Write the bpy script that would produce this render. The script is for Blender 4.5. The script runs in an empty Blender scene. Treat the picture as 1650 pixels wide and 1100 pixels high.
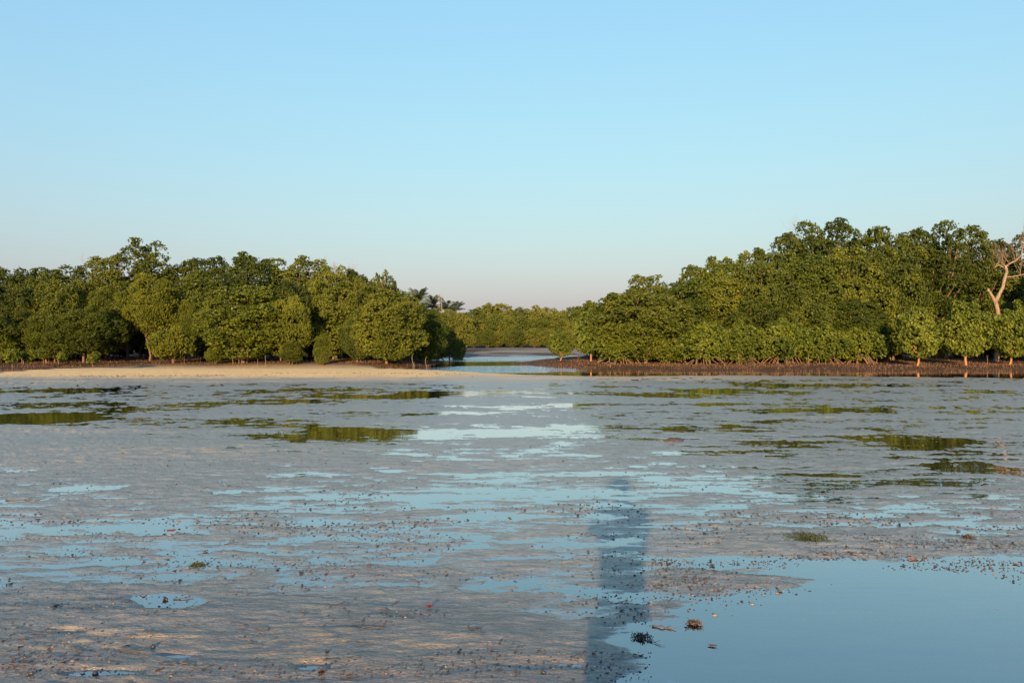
import bpy, math, random
import numpy as np
from mathutils import Vector

# ------------------------------------------------------------------ camera, sky, sun, exposure
scene = bpy.context.scene
C = scene.collection
F, CX, HY, EYE = 1190.0, 825.0, 548.0, 1.55       # focal length, image centre, horizon row (photo pixels), eye height (m)

cam_d = bpy.data.cameras.new('camera'); cam = bpy.data.objects.new('camera', cam_d); C.objects.link(cam)
cam_d.sensor_width = 36.0; cam_d.lens = 36.0*F/1650.0
cam_d.clip_start = 0.05; cam_d.clip_end = 9000
cam.location = (0, 0, EYE)
cam.rotation_euler = (math.pi/2 - math.atan((550-HY)/F), 0, 0)
scene.camera = cam

SUN_EL, SUN_AZ = math.radians(11.0), math.radians(8.3)   # shadows run away from the camera, 8 degrees to the right
world = bpy.data.worlds.new('World'); scene.world = world; world.use_nodes = True
wn = world.node_tree.nodes; wl = world.node_tree.links; wn.clear()
sky = wn.new('ShaderNodeTexSky'); sky.sky_type = 'NISHITA'; sky.sun_disc = False
sky.sun_elevation = SUN_EL; sky.sun_rotation = math.pi + SUN_AZ
sky.air_density = 2.6; sky.dust_density = 1.2; sky.ozone_density = 7.0; sky.altitude = 0
bg = wn.new('ShaderNodeBackground'); bg.inputs[1].default_value = 0.10
out = wn.new('ShaderNodeOutputWorld')
# one tone curve over the whole sky (the phone's contrast curve): gain * radiance ^ power for each channel
sp = wn.new('ShaderNodeSeparateColor'); cb = wn.new('ShaderNodeCombineColor'); wl.new(sky.outputs[0], sp.inputs[0])
for ch, (pw, gain) in enumerate(((.600, 1.59), (.560, 1.805), (.303, 1.450))):
    a_ = wn.new('ShaderNodeMath'); a_.operation = 'MULTIPLY'; a_.inputs[1].default_value = .1; wl.new(sp.outputs[ch], a_.inputs[0])
    b_ = wn.new('ShaderNodeMath'); b_.operation = 'POWER'; b_.inputs[1].default_value = pw; wl.new(a_.outputs[0], b_.inputs[0])
    c_ = wn.new('ShaderNodeMath'); c_.operation = 'MULTIPLY'; c_.inputs[1].default_value = gain*5.0; wl.new(b_.outputs[0], c_.inputs[0]); wl.new(c_.outputs[0], cb.inputs[ch])
wl.new(cb.outputs[0], bg.inputs[0]); wl.new(bg.outputs[0], out.inputs[0])

sun_d = bpy.data.lights.new('sun', 'SUN'); sun = bpy.data.objects.new('sun', sun_d); C.objects.link(sun)
sun_d.energy = 5.0; sun_d.angle = math.radians(0.53); sun_d.color = (1.0, 0.72, 0.42)
to_sun = Vector((-math.sin(SUN_AZ)*math.cos(SUN_EL), -math.cos(SUN_AZ)*math.cos(SUN_EL), math.sin(SUN_EL)))
sun.rotation_euler = to_sun.to_track_quat('Z', 'Y').to_euler(); sun.location = to_sun*60

scene.view_settings.view_transform = 'Standard'; scene.view_settings.look = 'None'
scene.view_settings.gamma = 1.0; scene.view_settings.use_curve_mapping = False
scene.view_settings.exposure = 1.0
scene.render.engine = 'CYCLES'
scene.cycles.max_bounces = 6; scene.cycles.transparent_max_bounces = 8; scene.cycles.glossy_bounces = 3
scene.cycles.use_denoising = True

# ------------------------------------------------------------------ helpers
def at(px, py, z=0.0):
    """the ground point at height z that stands at this pixel of the photo"""
    d = F*(EYE-z)/(py-HY)
    return (px-CX)/F*d, d

def tag(o, label=None, cat=None, group=None, kind=None):
    if label: o['label'] = label
    if cat: o['category'] = cat
    if group: o['group'] = group
    if kind: o['kind'] = kind
    return o

def link(name, data, parent=None):
    o = bpy.data.objects.new(name, data); C.objects.link(o)
    if parent: o.parent = parent
    return o

def mesh_np(name, verts, faces, mats, smooth=False, mat_idx=None):
    """verts (n,3); faces (m,k) array with k = 3 or 4"""
    me = bpy.data.meshes.new(name)
    v = np.asarray(verts, dtype=np.float32); f = np.asarray(faces, dtype=np.int32)
    me.vertices.add(len(v)); me.vertices.foreach_set('co', v.ravel())
    k = f.shape[1]
    me.loops.add(f.size); me.loops.foreach_set('vertex_index', f.ravel())
    me.polygons.add(len(f))
    me.polygons.foreach_set('loop_start', np.arange(0, f.size, k, dtype=np.int32))
    me.polygons.foreach_set('loop_total', np.full(len(f), k, dtype=np.int32))
    me.polygons.foreach_set('use_smooth', np.full(len(f), smooth, dtype=bool))
    for m in (mats if isinstance(mats, (list, tuple)) else [mats]): me.materials.append(m)
    if mat_idx is not None: me.polygons.foreach_set('material_index', np.asarray(mat_idx, dtype=np.int32))
    me.update(calc_edges=True)
    return me

class Tubes:
    """collects tapered tubes along polylines into one mesh"""
    def __init__(self): self.v = []; self.f = []; self.n = 0
    def tube(self, pts, radii, sides=6, cap=True):
        pts = [np.array(p, float) for p in pts]; b = self.n
        for i, p in enumerate(pts):
            t = pts[min(i+1, len(pts)-1)] - pts[max(i-1, 0)]
            t = t/(np.linalg.norm(t)+1e-9)
            a = np.array((1.0, 0, 0)) if abs(t[0]) < .8 else np.array((0, 1.0, 0))
            u = np.cross(t, a); u /= np.linalg.norm(u); w = np.cross(t, u)
            for s in range(sides):
                an = 2*math.pi*s/sides
                self.v.append(p + radii[i]*(math.cos(an)*u + math.sin(an)*w))
        for i in range(len(pts)-1):
            for s in range(sides):
                a0 = b+i*sides+s; a1 = b+i*sides+(s+1) % sides
                self.f.append((a0, a1, a1+sides, a0+sides))
        self.n += len(pts)*sides
        if cap:
            for e, p in ((0, pts[0]), (len(pts)-1, pts[-1])):
                self.v.append(p); c = self.n; self.n += 1
                for s in range(sides):
                    a0 = b+e*sides+s; a1 = b+e*sides+(s+1) % sides
                    self.f.append((c, a0, a1, a1))
    def mesh(self, name, mat):
        me = bpy.data.meshes.new(name)
        me.from_pydata([tuple(p) for p in self.v], [], [tuple(dict.fromkeys(q)) for q in self.f])
        me.materials.append(mat)
        for p in me.polygons: p.use_smooth = True
        return me

def wiggle(rng, a, b, n=5, amp=0.06):
    a = np.array(a, float); b = np.array(b, float); L = np.linalg.norm(b-a); out_ = []
    for i in range(n+1):
        t = i/n; p = a+(b-a)*t
        if 0 < i < n: p = p + np.array([rng.uniform(-1, 1) for _ in range(3)])*L*amp
        out_.append(p)
    return out_

def branch(tb, rng, start, d, length, r, depth, spread=0.6, sides=5, up=0.25, kids=(2, 3)):
    d = np.array(d, float); d /= np.linalg.norm(d)
    p = np.array(start, float); pts = [p.copy()]; rr = [r]
    n = 4
    for i in range(n):
        d = d + np.array([rng.uniform(-1, 1) for _ in range(3)])*.18 + np.array((0, 0, up*.2)); d /= np.linalg.norm(d)
        p = p + d*length/n; pts.append(p.copy()); rr.append(r*(1-.45*(i+1)/n))
    tb.tube(pts, rr, sides, cap=False)
    if depth > 0:
        for k in range(rng.randint(*kids)):
            i = rng.randint(2, n); nd = d + np.array([rng.uniform(-1, 1) for _ in range(3)])*spread + np.array((0, 0, up))
            branch(tb, rng, pts[i], nd, length*rng.uniform(.55, .8), rr[i]*.65, depth-1, spread, max(3, sides-1), up, kids)

# 2-D value noise on arrays
_rs = np.random.RandomState(7); _T = _rs.rand(256, 256).astype(np.float32)
def vnoise(x, y):
    xi = np.floor(x).astype(np.int64); yi = np.floor(y).astype(np.int64)
    fx = x-xi; fy = y-yi; fx = fx*fx*(3-2*fx); fy = fy*fy*(3-2*fy)
    g = lambda i, j: _T[i & 255, j & 255]
    return ((g(xi, yi)*(1-fx)+g(xi+1, yi)*fx)*(1-fy)+(g(xi, yi+1)*(1-fx)+g(xi+1, yi+1)*fx)*fy)*2-1
def fbm(x, y, octv=4, gain=.5, seed=0.0):
    s = np.zeros_like(x); a = 1.0
    for o in range(octv):
        c, sn = math.cos(o*.5), math.sin(o*.5)
        s += a*vnoise((x*2**o) + 17.3*o+seed, (y*2**o) + 9.1*o+seed*1.7); a *= gain
    return s
def sstep(a, b, x):
    t = np.clip((x-a)/(b-a), 0, 1); return t*t*(3-2*t)

# ------------------------------------------------------------------ materials
def mat(name):
    m = bpy.data.materials.new(name); m.use_nodes = True; nt = m.node_tree; nt.nodes.clear()
    return m, nt, nt.nodes.new('ShaderNodeOutputMaterial')
def node(nt, kind, **kw):
    n = nt.nodes.new(kind)
    for k, v in kw.items():
        if k.startswith('i_'): n.inputs[int(k[2:])].default_value = v
        else: setattr(n, k, v)
    return n
def ramp(nt, src, stops):
    r = nt.nodes.new('ShaderNodeValToRGB'); e = r.color_ramp.elements
    while len(e) < len(stops): e.new(0.5)
    for el, (p, c) in zip(e, stops):
        el.position = p; el.color = (c if isinstance(c, tuple) else (c, c, c)) + (1,)
    nt.links.new(src, r.inputs[0]); return r.outputs[0]
def mixc(nt, fac, a, b, mode='MIX'):
    n = nt.nodes.new('ShaderNodeMix'); n.data_type = 'RGBA'; n.blend_type = mode
    for i, v in ((0, fac), (6, a), (7, b)):
        if hasattr(v, 'is_linked') or isinstance(v, bpy.types.NodeSocket): nt.links.new(v, n.inputs[i])
        else: n.inputs[i].default_value = v if i == 0 else (tuple(v)+(1,))[:4]
    return n.outputs[2]
def mth(nt, op, a, b=0.0, c=0.0, clamp=False):
    n = nt.nodes.new('ShaderNodeMath'); n.operation = op; n.use_clamp = clamp
    for i, v in enumerate((a, b, c)):
        if isinstance(v, bpy.types.NodeSocket): nt.links.new(v, n.inputs[i])
        else: n.inputs[i].default_value = v
    return n.outputs[0]
def noise(nt, scale, detail=4, rough=.55, vec=None, stretch=None):
    n = nt.nodes.new('ShaderNodeTexNoise'); n.inputs['Scale'].default_value = scale
    n.inputs['Detail'].default_value = detail; n.inputs['Roughness'].default_value = rough
    if vec is None: vec = nt.nodes.new('ShaderNodeNewGeometry').outputs['Position']
    if stretch:
        mp = nt.nodes.new('ShaderNodeMapping'); mp.inputs['Scale'].default_value = stretch
        nt.links.new(vec, mp.inputs[0]); vec = mp.outputs[0]
    nt.links.new(vec, n.inputs['Vector']); return n.outputs[0]

def mud_material():
    m, nt, o = mat('tidal_mud'); L = nt.links
    geo = nt.nodes.new('ShaderNodeNewGeometry'); sep = nt.nodes.new('ShaderNodeSeparateXYZ'); L.new(geo.outputs['Position'], sep.inputs[0])
    z = sep.outputs[2]
    a_sand = node(nt, 'ShaderNodeAttribute', attribute_name='sand').outputs['Fac']
    a_bank = node(nt, 'ShaderNodeAttribute', attribute_name='bank').outputs['Fac']
    n1 = noise(nt, 1.3, 5, .6, stretch=(.5, 1.6, 1)); n2 = noise(nt, 11, 5, .65, stretch=(.45, 1.5, 1)); n3 = noise(nt, 60, 3, .6, stretch=(.6, 1.2, 1))
    n4 = noise(nt, 3.6, 4, .6, stretch=(.35, 1.8, 1))
    # dryness: high and proud spots dry out first
    hz = mth(nt, 'MULTIPLY', z, 38.0)
    dry = mth(nt, 'ADD', hz, mth(nt, 'MULTIPLY', mth(nt, 'SUBTRACT', n4, .5), 2.6))
    dry = mth(nt, 'ADD', dry, mth(nt, 'MULTIPLY', mth(nt, 'SUBTRACT', n2, .5), 2.2))
    dry = mth(nt, 'ADD', dry, -.80, clamp=True)
    dry = mth(nt, 'MAXIMUM', mth(nt, 'MULTIPLY', dry, .8), a_sand)
    wet_c = ramp(nt, n2, [(.30, (.172, .148, .120)), (.5, (.250, .217, .175)), (.72, (.335, .290, .232))])
    dry_c = ramp(nt, n2, [(.3, (.36, .27, .19)), (.7, (.50, .385, .27))])
    col = mixc(nt, dry, wet_c, dry_c)
    specks = ramp(nt, n3, [(.30, 0.55), (.42, 1.0)])
    col = mixc(nt, .8, col, specks, 'MULTIPLY')
    n5 = noise(nt, 26, 3, .7, stretch=(.32, 1.5, 1)); col = mixc(nt, .85, col, ramp(nt, n5, [(.33, .30), (.43, 1.0)]), 'MULTIPLY')
    col = mixc(nt, 1.0, col, ramp(nt, mth(nt, 'ADD', mth(nt, 'MULTIPLY', z, 60.0), mth(nt, 'MULTIPLY', n2, .3)), [(.10, .62), (.42, 1.0)]), 'MULTIPLY')   # damp rim of the pools
    sy_ = mth(nt, 'ADD', sep.outputs[1], mth(nt, 'MULTIPLY', n1, 2.2)); col = mixc(nt, mth(nt, 'SUBTRACT', 1.0, ramp(nt, mth(nt, 'MULTIPLY', sy_, .05), [(.24, 0.0), (.33, 1.0)])), col, mixc(nt, 1.0, col, (.56, .56, .58), 'MULTIPLY'))   # darker over the near shelf
    n6 = noise(nt, 150, 3, .75, stretch=(.6, 1.1, 1)); col = mixc(nt, .8, col, ramp(nt, n6, [(.32, .45), (.5, .95), (.68, 1.35)]), 'MULTIPLY')
    sand_c = ramp(nt, n1, [(.3, (.60, .36, .125)), (.7, (.72, .45, .180))])
    col = mixc(nt, a_sand, col, sand_c)
    bank_c = ramp(nt, n2, [(.3, (.040, .022, .012)), (.5, (.080, .043, .022)), (.75, (.13, .072, .038))])
    col = mixc(nt, a_bank, col, bank_c)
    rough = ramp(nt, dry, [(0.0, .30), (.5, .5), (1, .95)])
    rough = mixc(nt, a_bank, rough, (.8, .8, .8))
    bs = node(nt, 'ShaderNodeBsdfPrincipled'); L.new(col, bs.inputs['Base Color']); L.new(rough, bs.inputs['Roughness'])
    film = ramp(nt, mth(nt, 'ADD', mth(nt, 'MULTIPLY', z, 100.0), mth(nt, 'MULTIPLY', mth(nt, 'SUBTRACT', n4, .5), .9)), [(.02, .90), (.16, .40), (.46, .0)])   # a skin of water on the lowest mud
    film = mth(nt, 'MULTIPLY', film, mth(nt, 'SUBTRACT', 1.0, a_bank)); L.new(film, bs.inputs['Coat Weight']); bs.inputs['Coat Roughness'].default_value = .10; bs.inputs['Coat IOR'].default_value = 2.1
    cbp = node(nt, 'ShaderNodeBump'); cbp.inputs['Strength'].default_value = .35; cbp.inputs['Distance'].default_value = .004; L.new(n2, cbp.inputs['Height']); L.new(cbp.outputs[0], bs.inputs['Coat Normal'])
    bs.inputs['IOR'].default_value = 1.5; L.new(mixc(nt, a_bank, (.75, .75, .75), (.08, .08, .08)), bs.inputs['Specular IOR Level'])
    bp = node(nt, 'ShaderNodeBump'); bp.inputs['Strength'].default_value = .9; bp.inputs['Distance'].default_value = .018
    hgt = mth(nt, 'ADD', mth(nt, 'MULTIPLY', n2, .7), mth(nt, 'MULTIPLY', n3, .5)); L.new(hgt, bp.inputs['Height']); L.new(bp.outputs[0], bs.inputs['Normal'])
    L.new(bs.outputs[0], o.inputs[0]); return m

def water_material():
    m, nt, o = mat('tidal_water'); L = nt.links
    tr = node(nt, 'ShaderNodeBsdfTransparent'); tr.inputs[0].default_value = (.86, .93, .96, 1)
    gl = node(nt, 'ShaderNodeBsdfGlossy'); gl.inputs['Roughness'].default_value = .015; gl.inputs['Color'].default_value = (.97, .98, .97, 1)
    n1 = noise(nt, 3.0, 3, .5, stretch=(.35, 1.0, 1)); n2 = noise(nt, 22.0, 2, .5)
    bp = node(nt, 'ShaderNodeBump'); bp.inputs['Strength'].default_value = .2; bp.inputs['Distance'].default_value = .02
    sp_ = node(nt, 'ShaderNodeSeparateXYZ'); L.new(node(nt, 'ShaderNodeNewGeometry').outputs['Position'], sp_.inputs[0])
    yv = mth(nt, 'ADD', sp_.outputs[1], mth(nt, 'MULTIPLY', sp_.outputs[0], -.25)); yv = mth(nt, 'MULTIPLY', yv, .01)
    rip = ramp(nt, yv, [(.345, 0.0), (.375, 1.0), (.425, 1.0), (.452, 0.05), (.53, 0.05), (.57, 1.0)])     # wind and current roughen the creek in bands
    rx = ramp(nt, mth(nt, 'MULTIPLY_ADD', sp_.outputs[0], .02, .5), [(.55, 1.0), (.64, .0)])
    far_ = ramp(nt, yv, [(.55, 0.0), (.58, 1.0)])
    rip = mth(nt, 'MULTIPLY', rip, mth(nt, 'MAXIMUM', rx, far_))
    n3 = noise(nt, 3.2, 3, .55, stretch=(.6, 1.6, 1))
    bp2 = node(nt, 'ShaderNodeBump'); bp2.inputs['Distance'].default_value = .10; L.new(rip, bp2.inputs['Strength']); L.new(n3, bp2.inputs['Height']); L.new(bp2.outputs[0], bp.inputs['Normal'])
    L.new(mth(nt, 'ADD', n1, mth(nt, 'MULTIPLY', n2, .06)), bp.inputs['Height']); L.new(bp.outputs[0], gl.inputs['Normal'])
    fr = node(nt, 'ShaderNodeFresnel'); fr.inputs[0].default_value = 2.25; frm = mth(nt, 'MULTIPLY', fr.outputs[0], 1.62, clamp=True)     # mirror strength raised above real water, so the pools look brighter
    mx = node(nt, 'ShaderNodeMixShader'); L.new(frm, mx.inputs[0]); L.new(tr.outputs[0], mx.inputs[1]); L.new(gl.outputs[0], mx.inputs[2])
    L.new(mx.outputs[0], o.inputs[0]); return m

def leaf_material(name, dark, mid, light, rough=.42, spec=.5):
    m, nt, o = mat(name); L = nt.links
    tint = node(nt, 'ShaderNodeAttribute', attribute_name='tint').outputs['Fac']
    oi = node(nt, 'ShaderNodeObjectInfo').outputs['Random']
    n = noise(nt, .9, 3, .6)
    f = mth(nt, 'ADD', mth(nt, 'MULTIPLY', tint, .55), mth(nt, 'MULTIPLY', mth(nt, 'SUBTRACT', n, .5), 1.3))
    f = mth(nt, 'ADD', f, mth(nt, 'MULTIPLY', oi, .55)); f = mth(nt, 'ADD', f, -.10, clamp=True)
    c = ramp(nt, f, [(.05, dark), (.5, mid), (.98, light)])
    bs = node(nt, 'ShaderNodeBsdfPrincipled'); L.new(c, bs.inputs['Base Color']); bs.inputs['Roughness'].default_value = rough
    bs.inputs['Specular IOR Level'].default_value = spec
    tl = node(nt, 'ShaderNodeBsdfTranslucent'); L.new(mixc(nt, 1.0, c, (1.5, 1.4, .5), 'MULTIPLY'), tl.inputs[0])
    mx = node(nt, 'ShaderNodeMixShader'); mx.inputs[0].default_value = .22
    L.new(bs.outputs[0], mx.inputs[1]); L.new(tl.outputs[0], mx.inputs[2]); L.new(mx.outputs[0], o.inputs[0]); return m

def plain(name, c1, c2, scale=8, rough=.8, stretch=None, bump=.3):
    m, nt, o = mat(name); L = nt.links
    tc = node(nt, 'ShaderNodeTexCoord').outputs['Object']
    n = noise(nt, scale, 5, .6, vec=tc, stretch=stretch)
    bs = node(nt, 'ShaderNodeBsdfPrincipled'); L.new(ramp(nt, n, [(.3, c1), (.7, c2)]), bs.inputs['Base Color']); bs.inputs['Roughness'].default_value = rough
    bp = node(nt, 'ShaderNodeBump'); bp.inputs['Strength'].default_value = bump; bp.inputs['Distance'].default_value = .02
    L.new(n, bp.inputs['Height']); L.new(bp.outputs[0], bs.inputs['Normal']); L.new(bs.outputs[0], o.inputs[0]); return m

M_mud = mud_material(); M_water = water_material()
M_leaf = {
    'dark': leaf_material('mangrove_leaf', (.029, .045, .004), (.077, .094, .008), (.185, .190, .018), .5, .35),  # dark green species, darkened further so rows behind front trees read shaded
    'olive': leaf_material('olive_leaf', (.055, .070, .007), (.115, .130, .012), (.210, .208, .022), .6, .25),
    'fresh': leaf_material('fresh_leaf', (.040, .060, .005), (.102, .126, .010), (.220, .230, .024), .5, .35),
    'far': leaf_material('far_leaf', (.060, .078, .010), (.120, .135, .015), (.230, .200, .035), .6, .3),
    'palm': leaf_material('palm_leaf', (.040, .055, .022), (.11, .12, .05), (.22, .20, .10), .5),
}
M_bark = plain('brown_bark', (.09, .050, .028), (.20, .115, .065), 9, .85, (1, 1, .25))
M_redbark = plain('orange_bark', (.24, .10, .04), (.42, .19, .08), 9, .8, (1, 1, .25))
M_dead = plain('bleached_wood', (.11, .070, .042), (.34, .225, .135), 14, .85, (1, 1, .3), .8)
M_twig = plain('dry_twig', (.16, .10, .07), (.28, .19, .14), 6, .9)
M_root = plain('breathing_root', (.085, .042, .020), (.21, .105, .048), 3, .85)

# ------------------------------------------------------------------ ground shape
# creek and channel outline, points where the water's edge lies
creek_px = [(600, 596.5), (690, 590.5), (716, 583.5), (690, 580.5), (700, 577.5), (745, 575.6), (850, 573.6), (950, 572.6), (1100, 572), (1150, 574.5),
            (950, 577.2), (885, 579.5), (822, 585.5), (860, 590), (950, 595.5), (1050, 598.2), (1300, 598.8), (1700, 599.2), (2100, 599.5),
            (2100, 610), (1650, 608.5), (1400, 606), (1200, 604), (1050, 605), (960, 606.2), (800, 602.3), (690, 598.8), (600, 597.6)]
creek = np.array([at(*p) for p in creek_px])
def creek_dist(X, Y):
    """distance to the outline, negative in the water"""
    d = np.full(X.shape, 1e9); ins = np.zeros(X.shape, bool); n = len(creek)
    for i in range(n):
        ax, ay = creek[i]; bx, by = creek[(i+1) % n]; vx, vy = bx-ax, by-ay
        t = np.clip(((X-ax)*vx+(Y-ay)*vy)/(vx*vx+vy*vy), 0, 1)
        d = np.minimum(d, (X-ax-t*vx)**2+(Y-ay-t*vy)**2)
        c = ((ay > Y) != (by > Y)) & (X < (bx-ax)*(Y-ay)/(by-ay+1e-12)+ax); ins ^= c
    d = np.sqrt(d); return np.where(ins, -d, d)

_bl = np.array([at(x, y, .12) for x, y in ((-900, 606), (-200, 603), (0, 600), (120, 594), (250, 590), (420, 588.5), (560, 588.5), (640, 592.5), (690, 594))])
def bank_line(X):
    a = X/np.maximum(1e-3, 1)  # left-hand edge of the brown bank, as a distance for each X
    return np.interp(X, _bl[:, 0], _bl[:, 1])

# pools and mud banks on the flat: (x, y, half width, half height in the photo, level in cm)
feats = [
    # big pool, lower right
    (1420, 1085, 330, 110, -3.0), (1560, 985, 300, 68, -2.6), (1330, 1010, 150, 50, -2.0), (1180, 1075, 130, 55, -1.8), (1640, 920, 140, 22, -1.6), (1060, 1110, 70, 30, -1.2),
    (1170, 903, 105, 9, -2.2), (1300, 915, 80, 8, -1.6), (1480, 925, 130, 14, -1.0),
    (1230, 940, 190, 12, .9), (1290, 870, 180, 14, 1.0), (1200, 968, 60, 14, .7), (1090, 985, 110, 26, .5),
    # mud shelf, lower left
    (300, 1040, 520, 66, 1.3), (700, 1060, 260, 62, 1.2), (60, 1010, 250, 60, .8), (560, 985, 280, 26, .6),
    (258, 970, 52, 9, -3.4), (160, 1084, 52, 7, -3.2), (515, 1072, 36, 8, -3.2), (285, 1052, 30, 4, -2.4), (880, 1075, 60, 8, -1.4), (100, 1020, 30, 4, -1.6),
    # water-rich middle band
    (250, 900, 420, 46, -.34), (700, 900, 300, 55, -.34), (560, 825, 330, 25, -.20), (1000, 830, 330, 38, -.20), (960, 960, 200, 34, -.42),
    (100, 845, 230, 14, -.5), (420, 790, 60, 4, -.6), (150, 788, 70, 5, -1.5), (110, 781, 34, 2, -1.4), (490, 764, 50, 3, -1.2), (1000, 793, 260, 16, -.22),
    (700, 733, 62, 2.5, -1.8), (733, 741, 28, 2, -1.4), (930, 733, 48, 2.5, -1.8), (640, 757, 45, 3, -1.6), (1085, 733, 60, 3, -1.2), (960, 762, 70, 3, -1.1), (1070, 746, 40, 2, -1.2), (740, 763, 70, 3, -.8),
    # pools further out
    (520, 698, 95, 11, -1.9), (590, 701, 70, 12, -1.6), (740, 700, 150, 9, -1.7), (900, 693, 130, 8, -1.1), (1010, 703, 80, 7, -.9), (430, 700, 50, 6, -.8),
    (50, 674, 90, 8, -2.6), (175, 661, 80, 3.4, -1.6), (280, 655, 90, 2.8, -1.5), (380, 650.5, 90, 2.4, -1.3), (490, 646, 90, 2.4, -1.2), (610, 639, 90, 3.6, -1.7), (700, 634, 60, 4, -2.0), (790, 632, 50, 3, -1.5),
    (80, 652, 120, 4, -1.0), (60, 631, 110, 2.4, -1.8), (170, 627, 60, 2, -1.2), (350, 635, 50, 3, -.8), (500, 628, 90, 2, -.8),
    (760, 665, 60, 3, -1.4), (850, 658, 70, 3, -1.3), (930, 652, 60, 3, -1.2), (860, 631, 120, 4, -.8), (700, 668, 40, 3, -1.0),
    (1060, 637, 80, 3, -1.5), (1150, 629, 70, 3, -1.7), (1240, 620, 70, 3, -1.8), (1200, 632, 110, 3, -1.0), (1330, 621, 60, 2, -1.2),
    (1590, 632, 60, 4, -1.5), (1500, 622, 60, 2, -.8), (1290, 660, 110, 2.5, -1.4), (1380, 661, 60, 2, -1.0), (1610, 663, 40, 2, -.9),
    (1180, 692, 140, 7, -.75), (1470, 712, 70, 14, -1.2), (1550, 725, 130, 20, -.95), (1540, 752, 70, 8, -1.5), (1630, 755, 40, 10, -1.3), (1340, 725, 120, 14, -.5), (1320, 764, 60, 3, -.9),
    (1480, 780, 70, 3, -.8), (1610, 800, 60, 8, -.5),
    (1400, 830, 300, 34, -.30), (1300, 785, 350, 20, -.28), (1150, 762, 200, 12, -.15), (700, 790, 300, 16, -.14), (1560, 850, 130, 26, -.35),
    # raised, drier mud
    (200, 722, 300, 22, .5), (330, 745, 250, 18, .6), (120, 692, 160, 9, .7), (760, 745, 230, 12, .5), (700, 678, 190, 6, .6), (1200, 745, 200, 8, .3), (1400, 672, 150, 5, .5), (400, 668, 200, 6, .7), (1430, 795, 90, 8, .3),
]
FE = []
for (px, py, rx, ry, dz) in feats:
    x, y = at(px, py); y0 = at(px, py+ry)[1]; y1 = at(px, max(py-ry, HY+20))[1]
    FE.append((x, (y0+y1)/2, rx/F*y, (y1-y0)/2, dz*.01*(.72 if (y > 9 and dz > -2.4) else 1)))

DRY = []                                           # patches that have dried a little
for (px, py, rx, ry, dz) in [(110, 693, 160, 7, .55), (270, 728, 260, 10, .5), (100, 745, 160, 8, .35), (60, 617, 150, 6, .6), (780, 748, 160, 7, .25), (1330, 672, 60, 3, .35), (1090, 905, 110, 8, .3), (290, 1078, 220, 12, .4), (560, 1040, 200, 22, .35), (140, 1030, 170, 20, .35)]:
    x, y = at(px, py); y0 = at(px, py+ry)[1]; y1 = at(px, py-ry)[1]; DRY.append((x, y, rx/F*y, (y1-y0)/2, dz))

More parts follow.
